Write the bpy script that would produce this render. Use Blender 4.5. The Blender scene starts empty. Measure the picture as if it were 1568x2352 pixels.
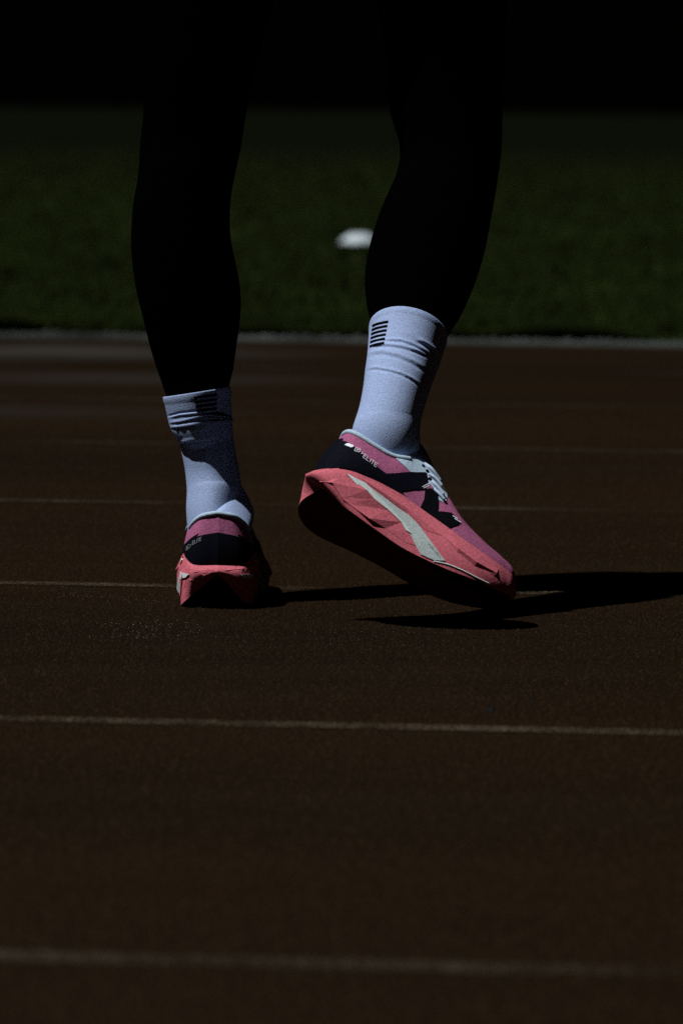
import bpy, bmesh, math, random
import numpy as np
from mathutils import Vector, Matrix
from mathutils.geometry import delaunay_2d_cdt

random.seed(7)
rng = np.random.default_rng(7)
scene = bpy.context.scene
COL = scene.collection

# ------------------------------------------------------------------ camera, sky, sun, exposure
CAM_H, PITCH, ROLL, FPX = 0.593, math.radians(5.12), math.radians(0.62), 10300.0   # FPX for a 1568 x 2352 frame
cam_d = bpy.data.cameras.new('camera')
cam = bpy.data.objects.new('camera', cam_d)
COL.objects.link(cam)
cam_d.sensor_fit = 'HORIZONTAL'
cam_d.sensor_width = 24.0
cam_d.lens = FPX / 1568 * 24.0
cam_d.clip_start = 0.1
cam_d.clip_end = 6000
cF = np.array([0, math.cos(PITCH), -math.sin(PITCH)])
cR0 = np.array([1.0, 0, 0])
cU0 = np.array([0, math.sin(PITCH), math.cos(PITCH)])
cR = math.cos(ROLL) * cR0 + math.sin(ROLL) * cU0
cU = -math.sin(ROLL) * cR0 + math.cos(ROLL) * cU0
cC = np.array([0, 0, CAM_H])
m = Matrix.Identity(4)
for i in range(3):
    m[i][0], m[i][1], m[i][2], m[i][3] = cR[i], cU[i], -cF[i], cC[i]
cam.matrix_world = m
cam_d.dof.use_dof = True
cam_d.dof.focus_distance = 5.25
cam_d.dof.aperture_fstop = 7.1
scene.camera = cam

SUN_EL, SUN_PHI = math.radians(62), math.radians(62)       # light from behind the camera's left shoulder
sun_dir = Vector((-math.sin(SUN_PHI) * math.cos(SUN_EL), -math.cos(SUN_PHI) * math.cos(SUN_EL), math.sin(SUN_EL)))
world = bpy.data.worlds.new('World')
scene.world = world
world.use_nodes = True
wn = world.node_tree
sky = wn.nodes.new('ShaderNodeTexSky')
sky.sky_type = 'NISHITA'
sky.sun_disc = False
sky.sun_elevation = SUN_EL
sky.sun_rotation = math.atan2(sun_dir.x, sun_dir.y)
bg = wn.nodes['Background']
wn.links.new(sky.outputs[0], bg.inputs[0])
bg.inputs[1].default_value = 0.0001
sl = bpy.data.lights.new('sun', 'SUN')
sl.energy = 4.2
sl.angle = math.radians(0.8)
sl.color = (0.97, 0.985, 1.0)
so = bpy.data.objects.new('sun', sl)
COL.objects.link(so)
so.rotation_euler = sun_dir.to_track_quat('Z', 'Y').to_euler()
so.location = (-3, -2, 4)
scene.view_settings.view_transform = 'Standard'
scene.view_settings.look = 'None'
scene.view_settings.gamma = 1
scene.view_settings.use_curve_mapping = False
scene.view_settings.exposure = 0.0
scene.cycles.max_bounces = 6
scene.cycles.use_denoising = False

# ------------------------------------------------------------------ pixel <-> world (for placing traced outlines at real distances)
def proj(P):
    d = np.asarray(P) - cC
    w = d @ cF
    return np.stack([784 + FPX * (d @ cR) / w, 1176 - FPX * (d @ cU) / w], -1)
def at_y(px, py, Y):
    d = cF + cR * (px - 784) / FPX + cU * (1176 - py) / FPX
    return cC + d * (Y / d[1])
def ground(px, py, z=0.0):
    d = cF + cR * (px - 784) / FPX + cU * (1176 - py) / FPX
    return cC + d * ((z - CAM_H) / d[2])
def cr(pts, n):
    """Catmull-Rom through control rows, n samples."""
    p = np.asarray(pts, float)
    k = len(p)
    t = np.linspace(0, k - 1, n)
    i = np.clip(t.astype(int), 0, k - 2)
    f = (t - i)[:, None]
    e = np.vstack([2 * p[0] - p[1], p, 2 * p[-1] - p[-2]])
    a, b, c, d = e[i], e[i + 1], e[i + 2], e[i + 3]
    return .5 * (2 * b + (c - a) * f + (2 * a - 5 * b + 4 * c - d) * f ** 2 + (3 * b - 3 * c + d - a) * f ** 3)

# ------------------------------------------------------------------ objects
def link(name, me, mat, parent=None):
    o = bpy.data.objects.new(name, me)
    COL.objects.link(o)
    if mat:
        me.materials.append(mat)
    if parent is not None:
        o.parent = parent
    return o
def mesh(name, V, Fc, mat, parent=None, smooth=True):
    me = bpy.data.meshes.new(name)
    me.from_pydata([tuple(map(float, v)) for v in V], [], [tuple(map(int, f)) for f in Fc])
    me.update()
    if smooth:
        me.polygons.foreach_set('use_smooth', [True] * len(me.polygons))
    return link(name, me, mat, parent)
def tag(o, label=None, cat=None, group=None, kind=None):
    for k, v in (('label', label), ('category', cat), ('group', group), ('kind', kind)):
        if v:
            o[k] = v
    return o
def empty(name, loc=(0, 0, 0)):
    o = bpy.data.objects.new(name, None)
    COL.objects.link(o)
    o.location = loc
    o.empty_display_size = .1
    return o
def fixn(o):
    bm = bmesh.new(); bm.from_mesh(o.data)
    bmesh.ops.recalc_face_normals(bm, faces=bm.faces)
    bm.to_mesh(o.data); bm.free()
    return o

# ------------------------------------------------------------------ materials
def mat(name, col, rough=.7, spec=.3, var=.12, vscale=60, bump=0.0, bscale=300, bdist=.001, sheen=0.0, col2=None, detail=4):
    M = bpy.data.materials.new(name)
    M.use_nodes = True
    nt = M.node_tree
    b = nt.nodes['Principled BSDF']
    b.inputs['Roughness'].default_value = rough
    b.inputs['Specular IOR Level'].default_value = spec
    if sheen:
        b.inputs['Sheen Weight'].default_value = sheen
        b.inputs['Sheen Roughness'].default_value = .5
    tc = nt.nodes.new('ShaderNodeTexCoord')
    n = nt.nodes.new('ShaderNodeTexNoise')
    n.inputs['Scale'].default_value = vscale
    n.inputs['Detail'].default_value = detail
    nt.links.new(tc.outputs['Object'], n.inputs['Vector'])
    r = nt.nodes.new('ShaderNodeMapRange')
    r.inputs[1].default_value = .3
    r.inputs[2].default_value = .7
    nt.links.new(n.outputs['Fac'], r.inputs[0])
    mx = nt.nodes.new('ShaderNodeMix')
    mx.data_type = 'RGBA'
    c2 = col2 or tuple(c * (1 + var) for c in col)
    c1 = col if col2 else tuple(c * (1 - var) for c in col)
    mx.inputs[6].default_value = (*c1, 1)
    mx.inputs[7].default_value = (*[min(1, c) for c in c2], 1)
    nt.links.new(r.outputs[0], mx.inputs[0])
    nt.links.new(mx.outputs[2], b.inputs['Base Color'])
    if bump:
        n2 = nt.nodes.new('ShaderNodeTexNoise')
        n2.inputs['Scale'].default_value = bscale
        n2.inputs['Detail'].default_value = 3
        nt.links.new(tc.outputs['Object'], n2.inputs['Vector'])
        bp = nt.nodes.new('ShaderNodeBump')
        bp.inputs['Strength'].default_value = bump
        bp.inputs['Distance'].default_value = bdist
        nt.links.new(n2.outputs['Fac'], bp.inputs['Height'])
        nt.links.new(bp.outputs[0], b.inputs['Normal'])
    M['mix'] = mx.name
    return M

M_tights = mat('black_tights', (.0006, .0006, .0006), .9, .0, .2, 80)
M_sock = mat('pale_blue_knit', (.325, .41, .62), .95, .03, .24, 620, .6, 620, .0007, 0.0)
M_sockmark = mat('black_print', (.0012, .0012, .0015), .8, .02)
M_foam = mat('coral_foam', (.53, .126, .158), .75, .08, .24, 420, .35, 420, .0008)
M_foam_white = mat('pale_foam', (.58, .67, .65), .7, .12, .14, 420, .3, 420, .0008)
M_mesh = mat('mauve_mesh', (.33, .098, .19), .9, .05, .28, 450, .6, 480, .0008)
M_black = mat('black_overlay', (.0022, .0024, .0042), .7, .05, .3, 400, .3, 500, .0005)
M_counter = mat('dark_navy_counter', (.0030, .0036, .0075), .8, .05, .4, 400, .3, 500, .0005)
M_rubber = mat('black_rubber', (.004, .0035, .0035), .8, .05, .2, 300)
M_sole_shaded = mat('shaded_coral_foam', (.15, .030, .028), .8, .05, .25, 300, .4, 200, .001)  # medial sole lobe: coral foam, its shade put into a darker colour
M_foam_shaded = mat('shaded_pale_foam', (.42, .48, .465), .7, .12, .2, 420, .3, 420, .0008)  # same pale foam, down-facing shade of the wedge painted in as grey
M_lining = mat('pale_blue_lining', (.40, .52, .62), .9, .06, .12, 400, .4, 450, .0008)
M_lace = mat('pale_lace', (.42, .50, .62), .85, .1, .15, 300, .4, 600, .0006)
M_print = mat('white_print', (.75, .78, .82), .4, .4, .05)
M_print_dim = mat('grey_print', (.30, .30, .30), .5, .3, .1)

# track surface: dark red-brown granular rubber, streaked and worn
def track_material():
    M = bpy.data.materials.new('track_rubber'); M.use_nodes = True
    nt = M.node_tree; L = nt.links.new; b = nt.nodes['Principled BSDF']
    tc = nt.nodes.new('ShaderNodeTexCoord')
    def noise(scale, detail=3, sc=None):
        v = tc.outputs['Object']
        if sc:
            mp = nt.nodes.new('ShaderNodeMapping'); mp.inputs['Scale'].default_value = sc; L(v, mp.inputs[0]); v = mp.outputs[0]
        n = nt.nodes.new('ShaderNodeTexNoise'); n.inputs['Scale'].default_value = scale; n.inputs['Detail'].default_value = detail
        L(v, n.inputs['Vector']); return n.outputs['Fac']
    def rng_(x, a, c, lo=0., hi=1.):
        r = nt.nodes.new('ShaderNodeMapRange'); r.inputs[1].default_value = a; r.inputs[2].default_value = c
        r.inputs[3].default_value = lo; r.inputs[4].default_value = hi; L(x, r.inputs[0]); return r.outputs[0]
    def mix(f, A, B, mode='MIX'):
        x = nt.nodes.new('ShaderNodeMix'); x.data_type = 'RGBA'; x.blend_type = mode
        for s, q in ((0, f), (6, A), (7, B)):
            if isinstance(q, (int, float)): x.inputs[s].default_value = q
            elif isinstance(q, tuple): x.inputs[s].default_value = (*q, 1)
            else: L(q, x.inputs[s])
        return x.outputs[2]
    big = rng_(noise(.8, 4, (.5, 1.4, 1)), .35, .65)
    c = mix(big, (.0066, .0037, .0015), (.0110, .0051, .0016))
    strk = rng_(noise(1.0, 5, (.9, 9, 1)), .4, .75, 0, .5)
    c = mix(strk, c, (.0118, .0076, .0034))
    gran = rng_(noise(300, 3), .36, .64, .15, 1.95)
    c = mix(1.0, c, gran, 'MULTIPLY')
    # pale elliptical patches near the kerb and across the outer lane
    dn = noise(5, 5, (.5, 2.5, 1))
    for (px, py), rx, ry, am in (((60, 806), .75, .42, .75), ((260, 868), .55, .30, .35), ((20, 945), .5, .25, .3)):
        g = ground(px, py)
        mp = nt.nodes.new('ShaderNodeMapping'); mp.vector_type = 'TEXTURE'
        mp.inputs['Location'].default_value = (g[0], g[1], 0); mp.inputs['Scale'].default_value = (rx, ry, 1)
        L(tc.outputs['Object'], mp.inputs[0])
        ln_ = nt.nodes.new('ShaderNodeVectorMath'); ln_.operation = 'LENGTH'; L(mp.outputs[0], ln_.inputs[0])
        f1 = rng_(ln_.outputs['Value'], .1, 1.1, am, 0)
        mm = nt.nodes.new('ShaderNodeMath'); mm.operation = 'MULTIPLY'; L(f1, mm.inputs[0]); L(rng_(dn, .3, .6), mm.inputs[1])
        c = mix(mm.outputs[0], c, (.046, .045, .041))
    L(c, b.inputs['Base Color'])
    b.inputs['Roughness'].default_value = .75
    b.inputs['Specular IOR Level'].default_value = .035
    bp = nt.nodes.new('ShaderNodeBump'); bp.inputs['Strength'].default_value = .8; bp.inputs['Distance'].default_value = .004
    L(noise(260, 3), bp.inputs['Height']); L(bp.outputs[0], b.inputs['Normal'])
    return M
def line_material(name, col, wear):
    M = mat(name, col, .7, .1, .35, 40)
    nt = M.node_tree; L = nt.links.new; b = nt.nodes['Principled BSDF']
    tc = nt.nodes.new('ShaderNodeTexCoord')
    n = nt.nodes.new('ShaderNodeTexNoise'); n.inputs['Scale'].default_value = 320; n.inputs['Detail'].default_value = 5
    L(tc.outputs['Object'], n.inputs['Vector'])
    n2 = nt.nodes.new('ShaderNodeTexNoise'); n2.inputs['Scale'].default_value = 3.0; n2.inputs['Detail'].default_value = 3
    L(tc.outputs['Object'], n2.inputs['Vector'])
    ad = nt.nodes.new('ShaderNodeMath'); ad.operation = 'MULTIPLY_ADD'; ad.inputs[1].default_value = .6
    L(n2.outputs['Fac'], ad.inputs[0]); L(n.outputs['Fac'], ad.inputs[2])
    r = nt.nodes.new('ShaderNodeMapRange'); r.inputs[1].default_value = wear - .12; r.inputs[2].default_value = wear + .12
    L(ad.outputs[0], r.inputs[0])
    L(r.outputs[0], b.inputs['Alpha'])
    return M
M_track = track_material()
M_line = line_material('worn_line_paint', (.078, .060, .038), .88)
M_line2 = line_material('faded_line_paint', (.050, .040, .027), .92)
M_turf = mat('turf_soil', (.0034, .0043, .0021), .9, .0, .35, 1.2, .8, 90, .02)
M_blade = mat('grass_blade', (.0075, .0125, .0028), .8, .03, .45, 3.0, col2=(.028, .040, .0075))
M_kerb = mat('kerb_paint', (.105, .116, .108), .7, .1, .6, 4)
M_cone = mat('white_cone_plastic', (.50, .57, .60), .5, .4, .05, 20)
M_crumb = mat('black_crumb', (.004, .004, .004), .8, .1)
M_glint = mat('pale_glint', (.065, .060, .052), .4, .3, .5, 900)  # glints of the wet track, painted as pale specks

# ------------------------------------------------------------------ setting
ln0, ln1 = ground(0, 1647), ground(1568, 1680)
LD = (ln1 - ln0) / np.linalg.norm(ln1 - ln0)                # lanes run this way
LN = np.array([-LD[1], LD[0], 0])
def lane_pt(y0, a, b=0.0, z=0.0):                           # y0: distance of the lane line straight ahead of the camera
    return np.array([0, y0, 0]) + LD * a + LN * b + np.array([0, 0, z])
def sheet(name, y0, y1, half, z, m_, nx=1, ny=1):
    V = []; Fc = []
    for j in range(ny + 1):
        for i in range(nx + 1):
            V.append(lane_pt(y0 + (y1 - y0) * j / ny, -half + 2 * half * i / nx, 0, z))
    for j in range(ny):
        for i in range(nx):
            a = j * (nx + 1) + i
            Fc.append((a, a + 1, a + nx + 2, a + nx + 1))
    return mesh(name, V, Fc, m_, None, False)
KERB_Y = 11.52
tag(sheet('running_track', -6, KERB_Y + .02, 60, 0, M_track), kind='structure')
tag(sheet('grass_field', KERB_Y + .02, 4000, 3500, -.004, M_turf), kind='structure')
for y in (1.87, 3.075, 4.29, 5.53, 6.70, 7.90, 9.10, 10.30):
    tag(sheet('lane_line', y - .019, y + .019, 40, .002, M_line if 4 < y < 6 else M_line2, 1, 1), kind='structure')
# kerb between the track and the grass: a low rail with notched top
bmk = bmesh.new()
def kb(a0, a1, b0, b1, z0, z1):
    vs = [bmk.verts.new(lane_pt(KERB_Y, a, b, z)) for z in (z0, z1) for a, b in ((a0, b0), (a1, b0), (a1, b1), (a0, b1))]
    for f in ((3, 2, 1, 0), (4, 5, 6, 7), (0, 1, 5, 4), (1, 2, 6, 5), (2, 3, 7, 6), (3, 0, 4, 7)):
        bmk.faces.new([vs[i] for i in f])
kb(-12, 12, -.012, .020, -.02, .008)
for i in range(-220, 220):
    a = i * .027 + random.uniform(-.001, .001)
    kb(a, a + .019 + random.uniform(-.004, .003), -.010, .018, .008, .013 + random.uniform(-.003, .003))
me = bpy.data.meshes.new('kerb'); bmk.to_mesh(me); bmk.free()
tag(link('kerb', me, M_kerb), kind='structure')

# grass blades beyond the kerb (uncountable): density thins with distance
def grass():
    n = 330000
    d = KERB_Y + .05 + (rng.random(n) ** 3.4) * 70
    half = (d * .082) + .35
    a = (rng.random(n) * 2 - 1) * half
    cl = np.sin(a * 9 + 2 * np.sin(d * 3)) * np.sin(d * 5 + 3 * np.sin(a * 2.3)) + .6 * np.sin(a * 23 + d * 7) * np.sin(d * 13 - a * 5)
    hgt = (.030 + .010 * cl + .018 * rng.random(n)) * np.clip(1.04 - (d - KERB_Y) / 62, .02, 1) ** 1.4
    hgt = np.clip(hgt, .0015, .08)
    big = np.sin(a * 3.1 + 1.3 * np.sin(d * 1.7)) + np.sin(d * 2.3 + 1.9 * np.sin(a * 4.1 + 1)) + .7 * np.sin(a * 11 + d * 3.3)
    hgt = np.where(cl + .7 * big < -.25, hgt * .25, hgt)
    w = .0022 + .0012 * (d - KERB_Y) / 8
    th = rng.random(n) * 2 * np.pi
    lean = .35 + .5 * rng.random(n); la = rng.random(n) * 2 * np.pi
    base = np.array([0, 0, 0]) + LD * a[:, None] + np.stack([0 * d, d, 0 * d - .004], -1)
    ax = np.stack([np.cos(th) * w, np.sin(th) * w, 0 * w], -1)
    tip = base + np.stack([np.cos(la) * lean * hgt, np.sin(la) * lean * hgt, hgt], -1)
    V = np.concatenate([base - ax, base + ax, tip])
    i = np.arange(n)
    Fc = np.stack([i, i + n, i + 2 * n], -1)
    me = bpy.data.meshes.new('grass')
    me.vertices.add(3 * n); me.vertices.foreach_set('co', V.ravel())
    me.loops.add(3 * n); me.loops.foreach_set('vertex_index', Fc.ravel().astype(np.int32))
    me.polygons.add(n); me.polygons.foreach_set('loop_start', (i * 3).astype(np.int32))
    me.update(calc_edges=True)
    tag(link('grass', me, M_blade), kind='stuff')
grass()

# marker cone on the grass, half hidden by the right leg
def lathe(prof, n=48):
    V = []; Fc = []
    for r, z in prof:
        for k in range(n):
            V.append((r * math.cos(2 * math.pi * k / n), r * math.sin(2 * math.pi * k / n), z))
    for j in range(len(prof) - 1):
        for k in range(n):
            Fc.append((j * n + k, j * n + (k + 1) % n, (j + 1) * n + (k + 1) % n, (j + 1) * n + k))
    return V, Fc
cp = ground(824, 566)
V, Fc = lathe([(.082, .012), (.087, .012), (.085, .018), (.075, .030), (.058, .043), (.042, .053), (.033, .057), (.028, .057), (.032, .053), (.054, .041), (.071, .027), (.082, .012)])
cone = fixn(mesh('marker_cone', V, Fc, M_cone))
cone.location = (cp[0], cp[1], 0.0)
tag(cone, 'white disc marker cone lying on the dark grass behind the runner', 'marker cone')

# ------------------------------------------------------------------ parametric surfaces that can be looked up through the lens
class Surf:
    """grid P[i, j] of world points; finds (u, v) under a traced outline point and returns points off the surface."""
    def __init__(s, P, facing=True, flip=False):
        s.P = P
        du = np.gradient(P, axis=0); dv = np.gradient(P, axis=1)
        N = np.cross(du, dv)
        N /= np.maximum(np.linalg.norm(N, axis=-1, keepdims=True), 1e-12)
        s.N = -N if flip else N
        s.q = proj(P)
        s.vis = np.einsum('ijk,ijk->ij', s.N, cC - P) > 0
    def uv(s, px):
        d = np.linalg.norm(s.q - np.array(px), axis=-1)
        d = np.where(s.vis, d, d + 400)
        i, j = np.unravel_index(np.argmin(d), d.shape)
        uv = np.array([i, j], float)
        for _ in range(3):
            i0 = int(np.clip(uv[0], 1, s.P.shape[0] - 2)); j0 = int(np.clip(uv[1], 1, s.P.shape[1] - 2))
            J = np.stack([(s.q[i0 + 1, j0] - s.q[i0 - 1, j0]) / 2, (s.q[i0, j0 + 1] - s.q[i0, j0 - 1]) / 2], -1)
            if abs(np.linalg.det(J)) < .02: break
            st = np.linalg.solve(J, np.array(px) - s.bil(s.q, uv))
            uv = uv + np.clip(st, -2.5, 2.5)
            uv = np.clip(uv, 0, [s.P.shape[0] - 1.001, s.P.shape[1] - 1.001])
        return uv
    def bil(s, A, uv):
        i = int(np.clip(uv[0], 0, A.shape[0] - 2)); j = int(np.clip(uv[1], 0, A.shape[1] - 2))
        f, g = uv[0] - i, uv[1] - j
        return (A[i, j] * (1 - f) + A[i + 1, j] * f) * (1 - g) + (A[i, j + 1] * (1 - f) + A[i + 1, j + 1] * f) * g
    def pt(s, uv, off=0.0):
        n = s.bil(s.N, uv); n = n / max(np.linalg.norm(n), 1e-9)
        return s.bil(s.P, uv) + n * off

def resample(poly, step):
    out = []
    n = len(poly)
    for k in range(n):
        a, b = np.array(poly[k], float), np.array(poly[(k + 1) % n], float)
        m_ = max(1, int(np.linalg.norm(b - a) / step))
        for i in range(m_):
            out.append(a + (b - a) * i / m_)
    return out
def inside(p, poly):
    c = False; n = len(poly)
    for i in range(n):
        a, b = poly[i], poly[i - 1]
        if (a[1] > p[1]) != (b[1] > p[1]) and p[0] < (b[0] - a[0]) * (p[1] - a[1]) / (b[1] - a[1]) + a[0]:
            c = not c
    return c
def panel(name, S, uvpoly, off, thick, m_, parent, step=3.0, wrap=None):
    """a thin solid panel following the surface, outline given in (u, v)."""
    poly = resample(uvpoly, step)
    pa = np.array(poly)
    lo, hi = pa.min(0), pa.max(0)
    pts = [tuple(p) for p in poly]
    nb = len(pts)
    for u in np.arange(lo[0] + step / 2, hi[0], step):
        for v in np.arange(lo[1] + step / 2, hi[1], step):
            if inside((u, v), poly) and np.min(np.linalg.norm(pa - np.array([u, v]), axis=1)) > step * .5:
                pts.append((u, v))
    vs, _, fs, ov, _, _ = delaunay_2d_cdt([Vector(p) for p in pts], [], [list(range(nb))], 1, 1e-6)
    V = []; Fc = [tuple(f) for f in fs]
    n = len(vs)
    for p in vs: V.append(S.pt((p[0], p[1]), off))
    for p in vs: V.append(S.pt((p[0], p[1]), off - thick))
    ec = {}
    for f in Fc:
        for a, b in zip(f, f[1:] + f[:1]):
            ec[(a, b)] = 1
    F2 = list(Fc)
    for (a, b) in ec:
        if (b, a) not in ec:
            F2.append((b, a, a + n, b + n))
    return mesh(name, V, F2, m_, parent, False)
def px_panel(name, S, pxpoly, off, thick, m_, parent, step=3.0):
    return panel(name, S, [S.uv(p) for p in pxpoly], off, thick, m_, parent, step)

GLYPH = {'E': [[(1, 1), (0, 1), (0, 0), (1, 0)], [(0, .5), (.8, .5)]], 'L': [[(0, 1), (0, 0), (1, 0)]], 'I': [[(.5, 1), (.5, 0)]],
         'T': [[(0, 1), (1, 1)], [(.5, 1), (.5, 0)]], 'F': [[(1, 1), (0, 1), (0, 0)], [(0, .5), (.8, .5)]], 'U': [[(0, 1), (0, .15), (.2, 0), (.8, 0), (1, .15), (1, 1)]],
         'C': [[(1, .85), (.8, 1), (.2, 1), (0, .8), (0, .2), (.2, 0), (.8, 0), (1, .15)]], '>': [[(0, .8), (.8, .45), (0, .1)]],
         '#': [[(0, .1), (.1, 0), (1, 0), (1.1, .1), (1.1, .9), (1, 1), (.1, 1), (0, .9), (0, .1)], [(.3, .65), (.55, .5), (.8, .65)], [(.3, .35), (.55, .5), (.8, .35)]]}
def strokes(name, S, lines, width, off, m_, parent):
    V = []; Fc = []
    for ln in lines:
        for a, b in zip(ln[:-1], ln[1:]):
            a, b = np.array(a, float), np.array(b, float)
            d = b - a; L = np.linalg.norm(d)
            if L < 1e-6: continue
            d /= L; nrm = np.array([-d[1], d[0]]) * width / 2
            a2, b2 = a - d * width * .4, b + d * width * .4
            k0 = len(V)
            for t in (0, .5, 1):
                c = a2 + (b2 - a2) * t
                V.append(S.pt(S.uv(c + nrm), off)); V.append(S.pt(S.uv(c - nrm), off))
            Fc += [(k0, k0 + 1, k0 + 3, k0 + 2), (k0 + 2, k0 + 3, k0 + 5, k0 + 4)]
    return mesh(name, V, Fc, m_, parent, False)
def text_lines(txt, p0, p1, up, cw=.68):
    p0, p1, up = np.array(p0, float), np.array(p1, float), np.array(up, float)
    widths = [.35 if ch == 'I' else .9 if ch in '#' else .5 if ch == '>' else .75 for ch in txt]
    tot = sum(widths); out = []; x = 0
    for ch, wd in zip(txt, widths):
        for ln in GLYPH[ch]:
            out.append([p0 + (p1 - p0) * ((x + wd * (.08 + cw * qx)) / tot) + up * qy for qx, qy in ln])
        x += wd
    return out

def tube(name, pts, r, m_, parent, n=8, samples=None):
    P = cr(pts, samples or len(pts) * 6)
    T = np.gradient(P, axis=0); T /= np.linalg.norm(T, axis=1, keepdims=True)
    ref = np.array([.13, .3, .94])
    V = []; Fc = []
    for p, t in zip(P, T):
        a = np.cross(t, ref); a /= np.linalg.norm(a); b = np.cross(t, a)
        for k in range(n):
            V.append(p + r * (a * math.cos(2 * math.pi * k / n) + b * math.sin(2 * math.pi * k / n)))
    for i in range(len(P) - 1):
        for k in range(n):
            Fc.append((i * n + k, i * n + (k + 1) % n, (i + 1) * n + (k + 1) % n, (i + 1) * n + k))
    Fc.append(tuple(range(n))[::-1]); Fc.append(tuple((len(P) - 1) * n + k for k in range(n)))
    return fixn(mesh(name, V, Fc, m_, parent))

# ------------------------------------------------------------------ the runner
def z1(x, y): return (351.7 + x * .2403, 854.1 + y * .2403)       # enlargements of the photograph -> frame units
def z2(x, y): return (665.7 + x * .34446, 954.6 + y * .34446)
def z3(x, y): return (778.7 + x * .1762, 703.4 + y * .1762)
def z4(x, y): return (728.5 + x * .1682, 992.2 + y * .1682)
def z5(x, y): return (389.4 + x * .1602, 1155.5 + y * .1602)

person = empty('person', (-.02, 5.42, 0))
tag(person, 'runner in black tights, pale blue socks and coral running shoes on the track', 'person')
def adopt(o):
    """keep world coordinates of a mesh built in world space while parenting it."""
    return o

# --- legs and hips, one continuous body
def ring_loft(levels, seg=40, egg=0.0, n=None, phase=True):
    """levels: (pl, pr, Y, depth radius) -> rings of world points, u along the limb, v around it."""
    A = np.array([np.concatenate([at_y(*pl, Y), at_y(*pr, Y), [rd]]) for pl, pr, Y, rd in levels])
    A = cr(A, n or len(levels) * 6)
    c = (A[:, :3] + A[:, 3:6]) / 2; e1 = (A[:, 3:6] - A[:, :3]) / 2; rd = A[:, 6]
    ax = np.gradient(c, axis=0); ax /= np.linalg.norm(ax, axis=1, keepdims=True)
    e2 = np.cross(ax, e1); e2 /= np.linalg.norm(e2, axis=1, keepdims=True)
    e2 = np.where(e2[:, 1:2] > 0, -e2, e2)                 # towards the camera
    ph = np.linspace(-np.pi, np.pi, seg + 1)
    co, si = np.cos(ph), np.sin(ph)
    P = c[:, None] + e1[:, None] * (co * (1 - egg * np.clip(si, 0, 1) ** 2))[None, :, None] + e2[:, None] * si[None, :, None] * rd[:, None, None]
    return P
def loft_mesh(P, cap=True):
    n, m_ = P.shape[0], P.shape[1] - 1
    V = P[:, :m_].reshape(-1, 3)
    Fc = [(i * m_ + k, i * m_ + (k + 1) % m_, (i + 1) * m_ + (k + 1) % m_, (i + 1) * m_ + k) for i in range(n - 1) for k in range(m_)]
    if cap:
        Fc.append(tuple(range(m_))); Fc.append(tuple((n - 1) * m_ + k for k in range(m_)))
    return V, Fc

LY, RY = 5.385, 5.52                                     # distance of left and right ankle
left_leg = [((345, -620), (780, -620), 5.42, .115), ((330, -330), (740, -330), 5.42, .105), ((326, -60), (650, -60), 5.41, .088), ((328, 140), (592, 140), 5.40, .074), ((330, 245), (568, 245), 5.40, .066), ((321, 330), (555, 330), 5.40, .062),
            ((317, 400), (540, 400), 5.39, .060), ((305, 470), (529, 470), 5.385, .060), ((300, 545), (530, 545), 5.38, .060), ((303, 600), (541, 600), 5.38, .060),
            ((311, 660), (552, 660), 5.38, .059), ((325, 720), (553, 720), 5.38, .056), ((345, 800), (543, 800), 5.38, .050), ((364, 860), (534, 860), 5.382, .043),
            ((379, 905), (526, 888), 5.378, .038), ((402, 975), (520, 965), 5.386, .032), ((424, 1040), (530, 1035), 5.388, .028), ((440, 1100), (540, 1100), 5.39, .028),
            ((446, 1180), (548, 1180), 5.39, .03)]
right_leg = [((740, -620), (1175, -620), 5.450, .115), ((790, -330), (1180, -330), 5.450, .105), ((850, -60), (1170, -60), 5.450, .088), ((888, 140), (1156, 140), 5.440, .074), ((895, 255), (1154, 255), 5.430, .068), ((917, 330), (1153, 330), 5.420, .064),
             ((910, 400), (1145, 400), 5.405, .062), ((872, 490), (1130, 490), 5.375, .062), ((849, 560), (1114, 575), 5.350, .062), ((837, 625), (1094, 640), 5.330, .060),
             ((840, 680), (1066, 705), 5.305, .056), ((854, 727), (1024, 778), 5.270, .042), ((868, 790), (1000, 840), 5.242, .033), ((860, 880), (965, 910), 5.222, .028),
             ((838, 950), (948, 975), 5.205, .031), ((825, 1010), (940, 1030), 5.195, .031)]
def body():
    V = []; Fc = []
    for lv in (left_leg, right_leg):
        P = ring_loft(lv, 36)
        v, f = loft_mesh(P)
        k = len(V); V += [tuple(x) for x in v]; Fc += [tuple(i + k for i in q) for q in f]
    # hips and waist
    hp = [(.80, .10, .085), (.86, .155, .11), (.94, .175, .12), (1.02, .165, .11), (1.10, .145, .098), (1.16, .14, .095)]
    n = 36; k = len(V)
    for z, a, b in hp:
        for q in range(n):
            t = 2 * math.pi * q / n
            V.append((-.025 + a * math.cos(t), 5.43 + b * math.sin(t), z))
    for i in range(len(hp) - 1):
        for q in range(n):
            Fc.append((k + i * n + q, k + i * n + (q + 1) % n, k + (i + 1) * n + (q + 1) % n, k + (i + 1) * n + q))
    Fc.append(tuple(k + q for q in range(n))[::-1]); Fc.append(tuple(k + (len(hp) - 1) * n + q for q in range(n)))
    o = fixn(mesh('body', V, Fc, M_tights))
    md = o.modifiers.new('join', 'REMESH'); md.mode = 'VOXEL'; md.voxel_size = .0055
    dg = bpy.context.evaluated_depsgraph_get()
    me = bpy.data.meshes.new_from_object(o.evaluated_get(dg))
    old = o.data; o.modifiers.clear(); o.data = me; bpy.data.meshes.remove(old)
    bm = bmesh.new(); bm.from_mesh(me)
    for _ in range(3): bmesh.ops.smooth_vert(bm, verts=bm.verts, factor=.5, use_axis_x=True, use_axis_y=True, use_axis_z=True)
    bm.to_mesh(me); bm.free()
    me.polygons.foreach_set('use_smooth', [True] * len(me.polygons))
    if not me.materials: me.materials.append(M_tights)
    return o
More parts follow.
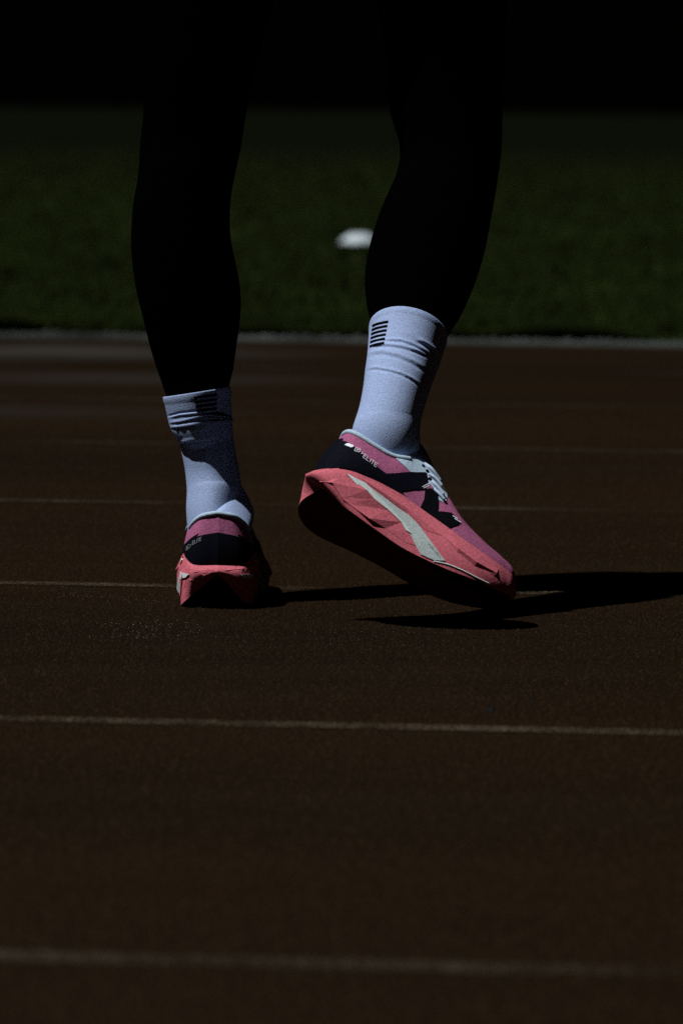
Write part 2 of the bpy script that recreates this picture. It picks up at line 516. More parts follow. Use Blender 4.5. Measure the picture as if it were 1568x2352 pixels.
PARTS = []                                               # top parts to be parented to the person
PARTS.append(body())

# --- shoes
KT = [(.005, 0, .053), (.0116, .026, .0525), (.025, .036, .057), (.045, .040, .062), (.072, .0405, .0655), (.102, .041, .063), (.140, .043, .0555), (.171, .0475, .0485), (.197, .050, .0425), (.228, .0485, .038), (.252, .042, .0365), (.268, .031, .0365), (.276, -.005, .044)]
KW = [(-.001, 0, .044), (.005, .027, .040), (.022, .040, .040), (.045, .0445, .041), (.078, .0445, .038), (.112, .0455, .034), (.148, .049, .028), (.180, .054, .024), (.208, .055, .022), (.236, .052, .021), (.258, .044, .0215), (.273, .032, .0225), (.284, -.006, .030)]
KB = [(.022, 0, .040), (.034, .022, .029), (.046, .036, .020), (.0673, .0436, .013), (.0996, .043, .0075), (.131, .0453, .002), (.160, .0495, 0), (.190, .0525, 0), (.2205, .0526, .003), (.245, .047, .0055), (.262, .040, .009), (.272, .030, .0135), (.279, -.005, .0185)]
KB_FLAT = [(.020, 0, .040), (.016, .022, .023), (.020, .039, .008), (.042, .0445, .001), (.090, .043, 0)] + KB[5:]
KBM = [(.022, 0, .040), (.008, -.020, .021), (.016, -.034, .007), (.042, -.043, .000), (.095, -.041, 0), (.130, -.0435, 0), (.160, -.050, 0), (.190, -.056, 0), (.217, -.056, .002), (.240, -.049, .005), (.259, -.041, .009), (.271, -.030, .0135), (.279, -.005, .0185)]
KS = [.041, .040, .038, .034, .028, .022, .016, .010, .008, .008, .009, .0105, .012]
KR = [(.019, 0, .113), (.022, .018, .112), (.033, .028, .1095), (.053, .0325, .1055), (.078, .0335, .1035), (.100, .031, .1105), (.117, .014, .119), (.139, .006, .1005), (.164, .003, .0805), (.196, .000, .067), (.227, -.002, .0605), (.253, -.004, .0550), (.2725, -.006, .0470)]
KR_FLAT = [(.012, 0, .115), (.016, .018, .111), (.030, .028, .103), (.052, .0335, .0945), (.078, .0345, .0915), (.100, .0325, .101)] + KR[6:]
MIXR = [0, 0, 0, 0, 0, .35, .75, 1, 1, 1, 1, 1, 1]
MED = [1, 1, 1, 1, 1, .98, .98, 1.02, 1.07, 1.12, 1.18, 1.2, 1]
def med(K, ridge=False):
    out = []
    for k, p in enumerate(K):
        y = p[1]
        if ridge: y = y if k >= 9 else -y
        elif k < 12: y = -y * MED[k]
        out.append((p[0], y, p[2]))
    return out
NS = 150
LIFT = .005
class Shoe:
    def __init__(s, side, yaw, pitch, roll, T):
        cy, sy, cp_, sp, c_, s_ = math.cos(yaw), math.sin(yaw), math.cos(pitch), math.sin(pitch), math.cos(roll), math.sin(roll)
        s.A = np.array([[cy, -sy, 0], [sy, cy, 0], [0, 0, 1]]) @ np.array([[cp_, 0, sp], [0, 1, 0], [-sp, 0, cp_]]) @ np.array([[1, 0, 0], [0, c_, -s_], [0, s_, c_]])
        s.T = np.array(T); s.side = side
        s.KB = KB if side < 0 else KB_FLAT
        both = lambda K, ridge=False: np.vstack([cr(KBM if K is s.KB else med(K, ridge), NS + 1)[::-1], cr(K, NS + 1)[1:]])   # medial toe .. heel .. lateral toe
        T_, W_, B_, R_ = both(KT), both(KW), both(s.KB), both(KR if side < 0 else KR_FLAT, True)
        one = lambda q: np.concatenate([cr(np.array(q)[:, None], NS + 1)[::-1, 0], cr(np.array(q)[:, None], NS + 1)[1:, 0]])
        s.Tl, s.Bl, s.Rl = T_, B_, R_
        # midsole wall
        w = np.linspace(0, 1, 33)[None, :, None]
        quad = lambda a, b, c, t: a * (1 - t) * (1 - 2 * t) + b * 4 * t * (1 - t) + c * t * (2 * t - 1)
        mid = quad(B_[:, None], W_[:, None], T_[:, None], w)
        s.midP = s.world(mid)
        # upper shell
        base = T_.copy(); base[:, 2] -= .004
        cen = np.array([.13, 0, 0])
        inw = np.stack([0 * base[:, 0], -np.sign(base[:, 1]) * .0015, 0 * base[:, 0]], -1); base += inw
        base[:, 0] += np.clip(.02 - base[:, 0], 0, .02) * .15
        mx = np.clip(one(MIXR), 0, 1)[:, None, None]
        w = np.linspace(0, 1, 61)[None, :, None]
        d = R_[:, None] - base[:, None]
        outn = np.gradient(base[:, :2], axis=0); outn = np.stack([outn[:, 1], -outn[:, 0], 0 * outn[:, 0]], -1)
        outn /= np.maximum(np.linalg.norm(outn, axis=1, keepdims=True), 1e-9)
        sgn = np.sign(np.einsum('ij,ij->i', outn, base - cen))[:, None]; outn = outn * np.where(sgn == 0, 1, sgn)
        wall = base[:, None] + d * w + outn[:, None] * (.0045 * np.sin(np.pi * w ** .8))
        ch = 1 - np.cos(w * np.pi / 2) ** .95; vh = np.sin(w * np.pi / 2) ** .95
        dome = base[:, None] + d * np.concatenate([ch, ch, vh], -1)
        up = wall * (1 - mx) + dome * mx
        s.upP = s.world(up)
        s.mid = Surf(s.midP, flip=(side > 0)); s.up = Surf(s.upP, flip=(side > 0))
        if np.mean(np.einsum('ijk,ijk->ij', s.up.N, s.upP - s.world(np.array([[.12, 0, .06]]))[0])) < 0:
            s.up.N *= -1; s.up.vis = ~s.up.vis
        if np.mean(np.einsum('ijk,ijk->ij', s.mid.N, s.midP - s.world(np.array([[.14, 0, .03]]))[0])) < 0:
            s.mid.N *= -1; s.mid.vis = ~s.mid.vis
        # sole underside: an arch from the lateral edge up to a central groove and down to the medial edge
        n = NS + 1
        lat = cr(s.KB, n); me_ = cr(KBM, n); sz = cr(np.array(KS)[:, None], n)[:, 0]
        tt = np.linspace(0, 1, 13)
        so_ = lat[:, None] * (1 - tt)[None, :, None] + me_[:, None] * tt[None, :, None]
        bump = (1 - np.abs(2 * tt - 1) ** 1.6)
        so_[..., 2] += (sz - (lat[:, 2] + me_[:, 2]) / 2)[:, None] * bump
        s.solP = s.world(so_)
    def world(s, L):
        L = np.asarray(L, float) * np.array([1, s.side, 1]) * (.985 if s.side < 0 else 1) + np.array([.002 if s.side < 0 else 0, 0, 0]) - np.array([0, 0, LIFT if s.side < 0 else 0])
        return L @ s.A.T + s.T
    def mirror(s, uvs):
        return [(2 * NS - u, v) for u, v in uvs][::-1]

def grid_mesh(P):
    n, m_ = P.shape[:2]
    V = P.reshape(-1, 3)
    Fc = [(i * m_ + j, i * m_ + j + 1, (i + 1) * m_ + j + 1, (i + 1) * m_ + j) for i in range(n - 1) for j in range(m_ - 1)]
    return V, Fc

right = Shoe(-1, math.radians(4), math.radians(26), math.radians(-22.6), (-.0571, 5.14, .1401))
hx = ground(500, 1395)
left = Shoe(1, math.radians(90), 0, 0, (hx[0], 5.295, 0.0))
low = right.solP[..., 2].min()
right = Shoe(-1, math.radians(4), math.radians(26), math.radians(-22.6), (-.0571, 5.14, .1401))
print('right shoe lift', low)

# panel outlines in (u, v) of the shoe surfaces, read once on the right shoe's visible side
SR = right
UP = {
 'counter': [z2(235, 340), z2(268, 262), z2(310, 190), z2(345, 168), z2(400, 186), z2(460, 236), z2(540, 308), z2(640, 387), z2(780, 378), z2(905, 381), z2(918, 440), z2(900, 492), z2(820, 494), z2(740, 503), z2(775, 545), z2(700, 520), z2(600, 465), z2(520, 415), z2(440, 372), z2(370, 352), z2(300, 345)],
 'strap': [z2(900, 492), z2(955, 488), z2(985, 530), z2(988, 565), z2(984, 640), z2(1075, 650), z2(1105, 680), z2(1135, 712), z2(1118, 728), z2(1052, 752), z2(960, 690), z2(862, 622), z2(893, 560)],
 'throat': [z2(918, 395), z2(925, 450), z2(955, 483), z2(990, 533), z2(988, 562), z2(1036, 584)],
 'eyestay': [z2(705, 287), z2(780, 276), z2(870, 285), z2(905, 312), z2(918, 345), z2(912, 385), z2(800, 376)],
}
UVS = {k: [SR.up.uv(p) for p in v] for k, v in UP.items()}
UVS['throat'] += [(240.0, 59.9), (214.0, 59.9)]
MD = {
 'wedge_bright': [z2(375, 392), z2(440, 425), z2(500, 452), z2(560, 520), z2(640, 592), z2(700, 655), z2(760, 722), z2(810, 790), z2(770, 765), z2(740, 712), z2(655, 632), z2(560, 558), z2(480, 498), z2(420, 440)],
 'wedge_shaded': [z2(500, 452), z2(560, 500), z2(640, 556), z2(720, 618), z2(790, 665), z2(850, 722), z2(900, 790), z2(950, 855), z2(1000, 925), z2(1035, 968), z2(960, 965), z2(870, 925), z2(835, 862), z2(800, 790), z2(760, 722), z2(700, 655), z2(640, 592), z2(560, 520)],
}
UVM = {k: [SR.mid.uv(p) for p in v] for k, v in MD.items()}

# foam facets: outline vertices with how far each stands off the wall (mm)
FV = {'a': (z2(188, 347), 0.4), 'b': (z2(262, 338), 0.6), 'c': (z2(347, 348), 0.8), 'd': (z2(285, 448), 2.4), 'e': (z2(202, 438), 1.0),
      'f': (z2(378, 392), 0.8), 'g': (z2(440, 448), 1.5), 'h': (z2(505, 505), 4.6), 'i': (z2(352, 553), 1.6), 'k': (z2(560, 560), 3.0), 'l': (z2(655, 634), 1.0),
      'm': (z2(385, 582), 0.8), 'n': (z2(525, 690), 3.6), 'o': (z2(740, 712), 0.9), 'p': (z2(800, 790), 0.9), 'q': (z2(840, 868), 0.6), 'r': (z2(640, 752), 0.2), 's': (z2(760, 842), 0.2)}
FT = ['abe', 'bcd', 'bde', 'cfd', 'fgd', 'ghd', 'hid', 'hki', 'kmi', 'klm', 'lnm', 'lon', 'orn', 'opr', 'psr', 'pqs']
FUV = {k: (SR.mid.uv(p), o) for k, (p, o) in FV.items()}

RV = {'A': (z1(298, 1872), 0.13), 'B': (z1(430, 1858), 0.38), 'C': (z1(570, 1853), 0.17), 'D': (z1(760, 1853), 0.17), 'E': (z1(920, 1858), 0.13), 'F': (z1(405, 1912), 1.01), 'G': (z1(560, 1892), 0.67), 'H': (z1(705, 1900), 0.92), 'I': (z1(850, 1885), 1.09),
      'J': (z1(330, 1950), 0.21), 'K': (z1(485, 1945), 0.76), 'L': (z1(570, 1912), 0.21), 'M': (z1(660, 1940), 0.67), 'O': (z1(835, 1945), 0.25), 'P': (z1(300, 2060), 0.59), 'Q': (z1(400, 2050), 0.25)}
RT = ['ABF', 'BCG', 'BGF', 'CDH', 'CHG', 'DEI', 'DIH', 'AFJ', 'FKJ', 'FGK', 'GLK', 'GHL', 'HML', 'HIM', 'IOM', 'JKQ', 'JQP']
CV = {'a': (z2(1062, 772), .3), 'b': (z2(1160, 856), .3), 'c': (z2(1270, 940), .3), 'd': (z2(1390, 1024), .3), 'e': (z2(1015, 800), .4), 'f': (z2(1120, 893), 2.7), 'g': (z2(1240, 982), 3.1), 'h': (z2(1372, 1052), 2.0),
      'i': (z2(1112, 908), .2), 'j': (z2(1230, 1002), .2), 'k': (z2(1362, 1070), .2)}
CT = ['aef', 'abf', 'bfg', 'bcg', 'cgh', 'cdh', 'eif', 'ifg', 'igj', 'gjh', 'hjk']
LV = {'a': (z2(430, 368), .3), 'b': (z2(600, 462), .3), 'c': (z2(800, 587), .3), 'd': (z2(960, 692), .3), 'e': (z2(480, 425), .6), 'f': (z2(610, 512), 2.2), 'g': (z2(780, 628), 2.6), 'h': (z2(925, 742), 1.6), 'i': (z2(1010, 800), .5),
      'j': (z2(620, 535), .3), 'k': (z2(775, 650), .3), 'l': (z2(905, 765), .3)}
LT = ['abe', 'bef', 'bfg', 'bcg', 'cgh', 'cdh', 'dhi', 'efj', 'fjk', 'fkg', 'gkl', 'glh', 'hli']
CUV = {k: (SR.mid.uv(p), o) for k, (p, o) in CV.items()}
LUV = {k: (SR.mid.uv(p), o) for k, (p, o) in LV.items()}
def relief(name, S, verts, tris, m_):
    """flat facets standing off the wall, closed down to it along their outline."""
    vs = list(verts)
    V = [S.pt(verts[k][0], verts[k][1] / 1000) for k in vs] + [S.pt(verts[k][0], -.0012) for k in vs]
    F = [tuple(vs.index(c) for c in t) for t in tris]
    cnt = {}
    for f in F:
        for a, b in zip(f, f[1:] + f[:1]):
            cnt[tuple(sorted((a, b)))] = cnt.get(tuple(sorted((a, b))), 0) + 1
    n = len(vs)
    F += [(a, b, b + n, a + n) for (a, b), c in cnt.items() if c == 1]
    return mesh(name, V, F, m_, None, False)
def build_shoe(S, is_right):
    nm = 'right' if is_right else 'left'
    root = empty('running_shoe', tuple(S.T))
    root['label'] = ('coral running shoe seen from its outer side, heel lifted off the track' if is_right
                     else 'coral running shoe seen from behind, planted on the track')
    V, Fc = grid_mesh(S.upP)
    out = [fixn(mesh('upper', V, Fc, M_mesh))]
    V, Fc = grid_mesh(S.midP[:, ::1])
    out.append(fixn(mesh('midsole', V, Fc, M_foam)))
    V, Fc = grid_mesh(S.solP[:, :7])
    out.append(mesh('outsole', V, Fc, M_rubber))
    V, Fc = grid_mesh(S.solP[:, 6:])
    out.append(mesh('outsole', V, Fc, M_sole_shaded))
    # strobel board closing the shoe above the foam
    n = NS + 1
    lat = S.Tl[NS:]; me_ = S.Tl[:NS + 1][::-1]
    tt = np.linspace(0, 1, 7)
    bd = lat[:, None] * (1 - tt)[None, :, None] + me_[:, None] * tt[None, :, None]; bd[..., 2] -= .0015
    V, Fc = grid_mesh(S.world(bd)); out.append(mesh('insole', V, Fc, M_foam))
    # overlays on both sides
    cu = UVS['counter']
    top = [p for p in cu if True]
    nose = [(NS, 3), (NS, 47), (NS + 7, 48), (NS + 14, 48)] if is_right else [(NS, 3), (NS, 39), (NS + 8, 40), (NS + 16, 42)]
    latc = nose + [tuple(p) for p in cu[3:-1]] + [(NS + 16, 4)]
    if not is_right:
        latc = [(u, v * (1 - .30 * min(1, max(0, (u - NS - 4) / 26.0))) if v > 12 and u < NS + 52 else v) for u, v in latc]
    out.append(panel('heel_counter', S.up, latc, .0011, .0016, M_counter, None))
    out.append(panel('heel_counter', S.up, S.mirror(latc), .0011, .0016, M_counter, None))
    for uv in (UVS['strap'], S.mirror(UVS['strap'])): out.append(panel('overlay_strap', S.up, uv, .0012, .0017, M_black, None))
    for uv in (UVS['eyestay'], S.mirror(UVS['eyestay'])): out.append(panel('eyestay', S.up, uv, .0009, .0014, M_lining, None))
    for uv in (UVS['throat'], S.mirror(UVS['throat'])): out.append(panel('throat_trim', S.up, uv, .0007, .0012, M_lining, None))
    for key in ('wedge_bright', 'wedge_shaded'):
        for uv in (UVM[key], S.mirror(UVM[key])): out.append(panel('sidewall_stripe', S.mid, uv, .0022 if key == 'wedge_bright' else .0012, .003, M_foam_white if key == 'wedge_bright' else M_foam_shaded, None))
    for mir in (False, True):
        out.append(relief('foam_facet', S.mid, {k: ((2 * NS - uv[0], uv[1]) if mir else uv, o) for k, (uv, o) in FUV.items()}, FT, M_foam))
    for T_, U_ in ((CT, CUV), (LT, LUV)):
        for mir in (False, True):
            out.append(relief('foam_ridge', S.mid, {k: ((2 * NS - uv[0], uv[1]) if mir else uv, o) for k, (uv, o) in U_.items()}, T_, M_foam))
    if not is_right:
        out.append(relief('foam_facet', S.mid, {k: (S.mid.uv(p), o) for k, (p, o) in RV.items()}, RT, M_foam))
        for poly in ([z1(258, 1962), z1(348, 1936), z1(318, 1966), z1(262, 1996)], [z1(828, 1936), z1(930, 1936), z1(962, 1992), z1(905, 1974), z1(852, 1966)]):
            out.append(px_panel('sidewall_stripe', S.mid, poly, .0016, .003, M_foam_white, None, 2.0))
    rimline = [SR.mid.uv(p) for p in (z2(958, 972), z2(1050, 992), z2(1150, 1032), z2(1240, 1078), z2(1330, 1122))]
    out.append(tube('sole_rim', [S.mid.pt(q, .0004) for q in rimline], .0008, M_foam_white, None, 6))
    # collar rim and lining
    rim = [S.upP[i, -1] for i in range(NS - 62, NS + 63, 4)]
    out.append(tube('collar_rim', rim, .0030, M_lining, None, 8, 160))
    # tongue and laces over the instep
    tg = [[(.090, 0, .143), .020], [(.102, 0, .135), .022], [(.116, 0, .119), .019], [(.138, 0, .101), .014], [(.158, 0, .083), .010], [(.176, 0, .074), .007]]
    P = []
    for (x, y, z), hw in tg:
        P.append([(x - .010 * (t * 2 - 1) ** 2, hw * (t * 2 - 1), z - .010 * (t * 2 - 1) ** 2) for t in np.linspace(0, 1, 9)])
    P = cr(np.array(P).reshape(len(P), -1), 24).reshape(24, 9, 3)
    Pi = P.copy(); Pi[..., 2] -= .004
    V1, F1 = grid_mesh(S.world(P)); V2, F2 = grid_mesh(S.world(Pi))
    out.append(mesh('tongue', np.vstack([V1, V2]), F1 + [tuple(i + len(V1) for i in f) for f in F2], M_lining))
    for x, z, hw in ((.117, .1210, .018), (.129, .1110, .016), (.142, .0990, .014), (.154, .0885, .011)):
        out.append(tube('lace', [S.world(np.array([[x - .006, -hw, z - .013]]))[0], S.world(np.array([[x - .001, -hw * .6, z - .001]]))[0], S.world(np.array([[x + .002, 0, z + .002]]))[0], S.world(np.array([[x + .003, hw * .6, z - .001]]))[0], S.world(np.array([[x, hw, z - .013]]))[0]], .0022, M_lace, None))
    for a_, b_, c_ in (((895, 322), (935, 368), (985, 420)), ((922, 392), (960, 425), (1005, 478)), ((944, 440), (975, 480), (1018, 535)), ((962, 492), (990, 528), (1024, 566))):
        q = [SR.up.uv(z2(*p)) for p in (a_, b_, c_)]
        out.append(tube('lace', [S.up.pt(q[0], .0006), S.up.pt(q[1], .0030), S.up.pt(q[2], .0026)], .0019, M_lace, None))
    for e_ in ((885, 338), (912, 372), (930, 424)):
        out.append(tube('eyelet', [S.up.pt(SR.up.uv(z2(*e_)), .0004), S.up.pt(SR.up.uv(z2(*e_)), .0016)], .0022, M_black, None, 8, 3))
    for sg in (1, -1):
        bow = [(.124, 0, .118), (.127, .008 * sg, .119), (.135, .016 * sg, .110), (.142, .017 * sg, .101), (.138, .012 * sg, .104), (.128, .005 * sg, .115)]
        out.append(tube('lace_bow', [S.world(np.array([b]))[0] for b in bow], .0016, M_lace, None))
        tail = [(.125, .002 * sg, .118), (.135, .009 * sg, .109), (.147, .014 * sg, .097), (.157, .016 * sg, .087)]
        out.append(tube('lace_tail', [S.world(np.array([b]))[0] for b in tail], .0015, M_lace, None))
    for o in out:
        o.parent = root; o.matrix_parent_inverse = Matrix.Translation(-Vector(S.T))
    return root, out

shoe_r, _ = build_shoe(right, True)
shoe_l, _ = build_shoe(left, False)
def to_shoe(o, root, S):
    o.parent = root; o.matrix_parent_inverse = Matrix.Translation(-Vector(S.T)); return o

# print on the shoes
lg = [z4(372, 187), z4(412, 165), z4(440, 168), z4(462, 180), z4(495, 190), z4(490, 212), z4(462, 222), z4(436, 212), z4(412, 203), z4(392, 195)]
to_shoe(px_panel('logo_print', right.up, lg, .0018, .0005, M_print, None, 1.5), shoe_r, right)
to_shoe(strokes('lettering', right.up, text_lines('#', z4(496, 262), z4(585, 290), (3.2, -7.2)) + text_lines('>', z4(590, 306), z4(622, 322), (2.5, -5.5)) + text_lines('ELITE', z4(614, 350), z4(805, 492), (4.0, -7.6)), 1.0, .0018, M_print, None), shoe_r, right)
to_shoe(strokes('lettering', right.mid, text_lines('FUELCELL', z2(918, 862), z2(1002, 952), (3.2, -3.0)), .5, .0018, M_black, None), shoe_r, right)
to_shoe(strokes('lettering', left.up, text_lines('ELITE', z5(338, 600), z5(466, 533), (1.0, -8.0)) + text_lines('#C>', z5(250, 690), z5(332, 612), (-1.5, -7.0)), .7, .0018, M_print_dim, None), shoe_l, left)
for a, b in ((z2(880, 478), z2(930, 452)), (z2(890, 486), z2(925, 470)), (z2(1082, 672), z2(1112, 690)), (z2(1095, 690), z2(1132, 714))):
    to_shoe(strokes('reflective_print', right.up, [[a, b]], 1.6, .0018, M_print, None), shoe_r, right)
PARTS += [shoe_r, shoe_l]

# --- socks
def fold_disp(q, folds):
    """ridge/valley relief of the knit along traced fold lines."""
    d = np.zeros(len(q))
    for pts, w, amp in folds:
        pts = np.array(pts, float)
        best = np.full(len(q), 1e9); sgn = np.zeros(len(q)); fade = np.zeros(len(q))
        Lt = np.cumsum([0] + [np.linalg.norm(b - a) for a, b in zip(pts[:-1], pts[1:])])
        for k in range(len(pts) - 1):
            a, b = pts[k], pts[k + 1]; ab = b - a; L2 = ab @ ab
            t = np.clip((q - a) @ ab / L2, 0, 1)
            r = q - (a + t[:, None] * ab)
            dd = np.linalg.norm(r, axis=1)
            mm = dd < best
            best[mm] = dd[mm]; sgn[mm] = np.sign(ab[0] * r[:, 1] - ab[1] * r[:, 0])[mm]
            fade[mm] = ((Lt[k] + t * math.sqrt(L2)) / Lt[-1])[mm]
        s = best * sgn / w
        d += amp * (np.exp(-(s + .9) ** 2) - np.exp(-(s - .25) ** 2 * 1.6)) * np.clip(np.minimum(fade, 1 - fade) * 6, 0, 1)
    return d
def make_sock(levels, egg, folds, foot, S, rise=0.0):
    P = ring_loft(levels, 150, egg, 200)
    up_ax = P[0].mean(0) - P[60].mean(0); up_ax /= np.linalg.norm(up_ax)
    sh = rise * np.clip(1 - np.arange(200) / 110, 0, 1)[:, None] * np.sin(np.linspace(-np.pi, np.pi, 151))[None, :]
    P = P + sh[..., None] * up_ax
    q = proj(P.reshape(-1, 3))
    Sf = Surf(P)
    cen = P[:, :-1].mean(1, keepdims=True)
    if np.mean(np.einsum('ijk,ijk->ij', Sf.N, P - cen)) < 0: Sf.N *= -1; Sf.vis = ~Sf.vis
    dsp = fold_disp(q, folds).reshape(P.shape[:2]) * Sf.vis
    rim = np.zeros(P.shape[0]); rim[:9] = .0005 * np.sin(np.linspace(0, np.pi, 9))
    P2 = P + Sf.N * (dsp / 1000 + rim[:, None])[..., None]
    P2[:, -1] = P2[:, 0]
    V, Fc = loft_mesh(P2, False)
    V = [tuple(v) for v in V]
    # turned-in top edge
    m_ = P.shape[1] - 1; k = len(V)
    inner = P2[0, :m_] + (cen[0] - P2[0, :m_]) * .08
    inner2 = P2[4, :m_] + (cen[4] - P2[4, :m_]) * .10
    V += [tuple(v) for v in inner] + [tuple(v) for v in inner2]
    Fc += [(j, k + j, k + (j + 1) % m_, (j + 1) % m_) for j in range(m_)]
    Fc += [(k + j, k + m_ + j, k + m_ + (j + 1) % m_, k + (j + 1) % m_) for j in range(m_)]
    # foot of the sock inside the shoe, up the instep
    k = len(V)
    n = 40; rings = cr(np.array(foot), 30)
    for x, yc, zc, a, b in rings:
        for t in range(n):
            an = 2 * math.pi * t / n
            V.append(tuple(S.world(np.array([[x + .35 * b * math.sin(an), yc + a * math.cos(an) * (1 - .45 * max(0, math.sin(an))), zc + b * math.sin(an)]]))[0]))
    for i in range(len(rings) - 1):
        for t in range(n):
            Fc.append((k + i * n + t, k + i * n + (t + 1) % n, k + (i + 1) * n + (t + 1) % n, k + (i + 1) * n + t))
    o = fixn(mesh('sock', V, Fc, M_sock))
    S2 = Surf(P2)
    if np.mean(np.einsum('ijk,ijk->ij', S2.N, P2 - cen)) < 0: S2.N *= -1; S2.vis = ~S2.vis
    return o, S2
rs_lv = [((z3(398, 205)), z3(1402, 465), 5.267, .051), (z3(385, 420), z3(1345, 650), 5.256, .049), (z3(370, 600), z3(1300, 780), 5.246, .047), (z3(338, 830), z3(1235, 940), 5.232, .043),
         (z3(308, 1080), z3(1170, 1130), 5.219, .041), (z3(258, 1330), z3(1105, 1330), 5.208, .040), (z3(200, 1510), z3(1065, 1500), 5.201, .040), (z3(160, 1660), z3(1052, 1640), 5.196, .040),
         (z3(150, 1850), z3(1055, 1850), 5.195, .038), (z3(180, 2050), z3(1000, 2050), 5.195, .034)]
rs_folds = [([z3(560, 445), z3(800, 452), z3(950, 500), z3(1080, 570), z3(1200, 640)], 3.4, 1.3), ([z3(395, 560), z3(480, 525), z3(650, 515), z3(820, 540), z3(1000, 590), z3(1170, 660)], 4.0, 1.5),
            ([z3(360, 640), z3(560, 610), z3(760, 655), z3(960, 740), z3(1130, 850)], 6.0, 1.2), ([z3(345, 830), z3(480, 815), z3(640, 840), z3(800, 885), z3(930, 945), z3(1060, 1040)], 3.4, 1.4),
            ([z3(1000, 440), z3(1120, 500), z3(1230, 580), z3(1300, 640)], 5.0, 1.4), ([z3(880, 1960), z3(1000, 1850), z3(1070, 1700)], 6.0, .8)]
foot_r = [(.03, 0, .09, .030, .03), (.06, 0, .10, .031, .035), (.085, 0, .108, .030, .038), (.105, 0, .105, .028, .034), (.13, 0, .09, .025, .028), (.16, 0, .07, .02, .02), (.175, 0, .06, .01, .01)]
sock_r, SRK = make_sock(rs_lv, .0, rs_folds, foot_r, right, .005)
ls_lv = [(z1(93, 240), z1(742, 140), 5.376, 0.0430), (z1(130, 400), z1(750, 340), 5.379, 0.0415), (z1(158, 515), z1(757, 490), 5.381, 0.0400), (z1(208, 590), z1(762, 570), 5.387, 0.0385), (z1(243, 660), z1(768, 640), 5.391, 0.0378),
         (z1(280, 810), z1(795, 800), 5.391, 0.0388), (z1(303, 930), z1(820, 930), 5.391, 0.0395), (z1(316, 1050), z1(838, 1050), 5.390, 0.0410), (z1(322, 1150), z1(845, 1150), 5.388, 0.0435),
         (z1(316, 1280), z1(850, 1280), 5.386, 0.0455), (z1(320, 1400), z1(860, 1400), 5.385, 0.0470), (z1(335, 1560), z1(870, 1560), 5.385, 0.0470)]
ls_folds = [([z1(125, 440), z1(250, 405), z1(430, 385), z1(600, 360)], 2.6, -1.2), ([z1(150, 500), z1(280, 480), z1(440, 440), z1(600, 420)], 3.0, 1.3), ([z1(165, 545), z1(330, 525), z1(520, 490)], 3.0, 1.6),
            ([z1(230, 690), z1(420, 665), z1(640, 640)], 4.0, 1.6)]
foot_l = [(.03, -.004, .085, .028, .03), (.06, -.011, .098, .027, .037), (.085, -.013, .109, .028, .041), (.105, -.013, .108, .027, .036), (.13, -.008, .093, .026, .028), (.16, 0, .072, .022, .02), (.175, 0, .06, .01, .01)]
sock_l, SLK = make_sock(ls_lv, .22, ls_folds, foot_l, left, .008)
def lerp(a, b, t): return (a[0] + (b[0] - a[0]) * t, a[1] + (b[1] - a[1]) * t)
def bars(S, first, last, n, sock):
    for i in range(n):
        t = i / (n - 1)
        o = px_panel('printed_bar', S, [z_(lerp(a, b, t)) for a, b in zip(first, last)], .0007, .0009, M_sockmark, None, 2.0)
        o.parent = sock
z_ = lambda p: z3(*p)
bars(SRK, [(437, 240), (480, 220), (550, 202), (641, 186), (638, 215), (560, 226), (490, 244), (432, 270)], [(402, 512), (450, 494), (520, 478), (586, 464), (590, 488), (520, 500), (455, 515), (400, 535)], 6, sock_r)
z_ = lambda p: z1(*p)
bars(SLK, [(385, 236), (450, 225), (530, 213), (604, 205), (608, 228), (530, 238), (450, 249), (395, 260)], [(432, 445), (480, 438), (540, 430), (606, 422), (608, 450), (540, 458), (480, 466), (434, 474)], 6, sock_l)
PARTS += [sock_r, sock_l]
inv = Matrix.Translation(-Vector(person.location))
for o in PARTS:
    o.parent = person
    o.matrix_parent_inverse = inv

# ------------------------------------------------------------------ small litter and painted glints on the track
def specks(name, spots, size, m_):
    V = []; Fc = []
    for (x, y, sc) in spots:
        p = ground(x, y); k = len(V); r = size * sc
        for dx, dy, dz in ((1, .2, .1), (-.2, 1, .1), (-1, -.3, .1), (.3, -1, .1), (.1, .1, .9)):
            V.append((p[0] + dx * r * random.uniform(.6, 1.2), p[1] + dy * r * random.uniform(.6, 1.2), dz * r * .8))
        Fc += [(k, k + 1, k + 4), (k + 1, k + 2, k + 4), (k + 2, k + 3, k + 4), (k + 3, k, k + 4)]
    return tag(mesh(name, V, Fc, m_, None, False), kind='stuff')
specks('debris', [(1128, 1634, 1.6), (1118, 1630, .8), (1222, 1615, .9), (1240, 1525, .8), (1292, 1513, .8), (965, 1489, .8), (905, 1530, .7), (1150, 1522, .6), (530, 1590, .7), (890, 1385, .8), (1080, 1540, .7), (620, 1690, .7), (300, 1620, .6)], .0042, M_crumb)
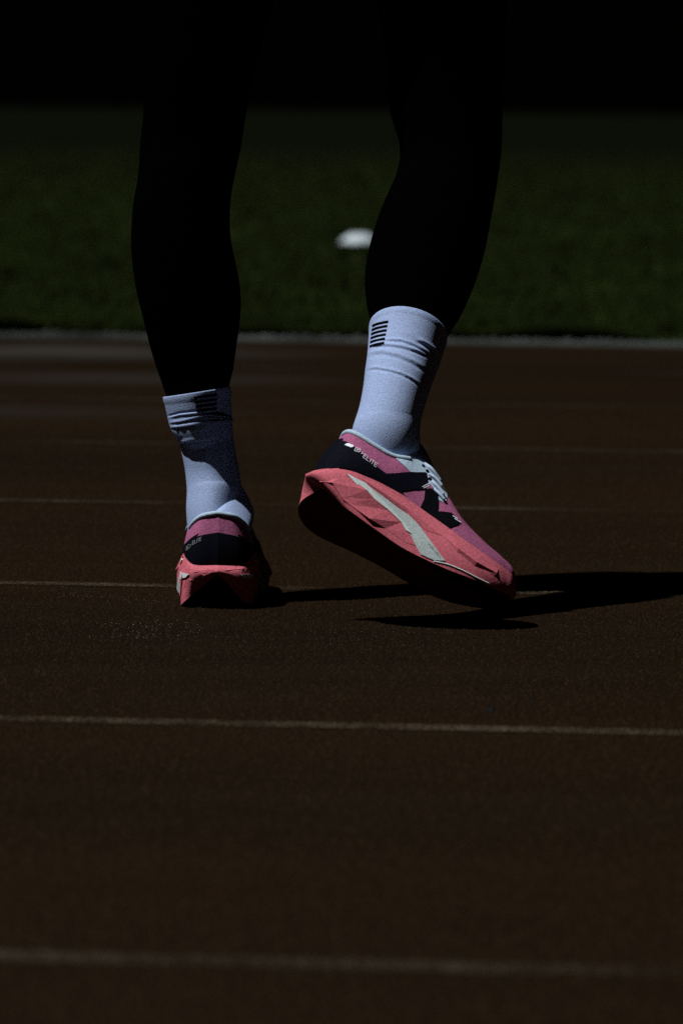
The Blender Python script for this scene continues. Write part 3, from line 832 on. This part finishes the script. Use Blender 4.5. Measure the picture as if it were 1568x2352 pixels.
sp = []
for _ in range(120):
    sp.append((random.gauss(340, 62), random.gauss(1447, 15), random.uniform(.4, 1.0)))
for _ in range(90):
    x = random.uniform(130, 400)
    sp.append((x, 1362 + (x - 130) * .09 + random.gauss(0, 6), random.uniform(.3, .8)))
for _ in range(120):
    sp.append((random.gauss(860, 120), random.gauss(1456, 12), random.uniform(.3, .6)))
specks('glint_specks', sp, .0011, M_glint)  # pale specks stand in for glints by the feet

# loose and half-bound rubber granules standing on the track around the feet
def granules(n=170000):
    d = 2.7 + 6.4 * rng.random(n) ** 1.2
    a = (rng.random(n) * 2 - 1) * (d * .079 + .05)
    r = (.0007 + .0009 * rng.random(n) ** 2)
    c = LD * a[:, None] + np.stack([0 * d, d, 0 * d], -1)
    th = rng.random(n) * 2 * np.pi
    V = []
    for k in range(3):
        t = th + k * 2.1
        V.append(c + np.stack([np.cos(t) * r, np.sin(t) * r, 0 * r - .0002], -1))
    V.append(c + np.stack([(rng.random(n) - .5) * r, (rng.random(n) - .5) * r, r * (.7 + .8 * rng.random(n))], -1))
    V = np.concatenate(V)
    i = np.arange(n)
    F = np.concatenate([np.stack([i, i + n, i + 3 * n], -1), np.stack([i + n, i + 2 * n, i + 3 * n], -1), np.stack([i + 2 * n, i, i + 3 * n], -1)])
    me = bpy.data.meshes.new('track_granules')
    me.vertices.add(len(V)); me.vertices.foreach_set('co', V.ravel())
    me.loops.add(3 * len(F)); me.loops.foreach_set('vertex_index', F.ravel().astype(np.int32))
    me.polygons.add(len(F)); me.polygons.foreach_set('loop_start', (np.arange(len(F)) * 3).astype(np.int32))
    me.update(calc_edges=True)
    tag(link('track_granules', me, M_gran), kind='stuff')
M_gran = mat('rubber_granule', (.0035, .0020, .0006), .7, .03, .3, 40, col2=(.0270, .0142, .0056))
nt = M_gran.node_tree
geo = nt.nodes.new('ShaderNodeNewGeometry')
mxn = nt.nodes[M_gran['mix']]
nt.links.new(geo.outputs['Random Per Island'], mxn.inputs[0])
granules()
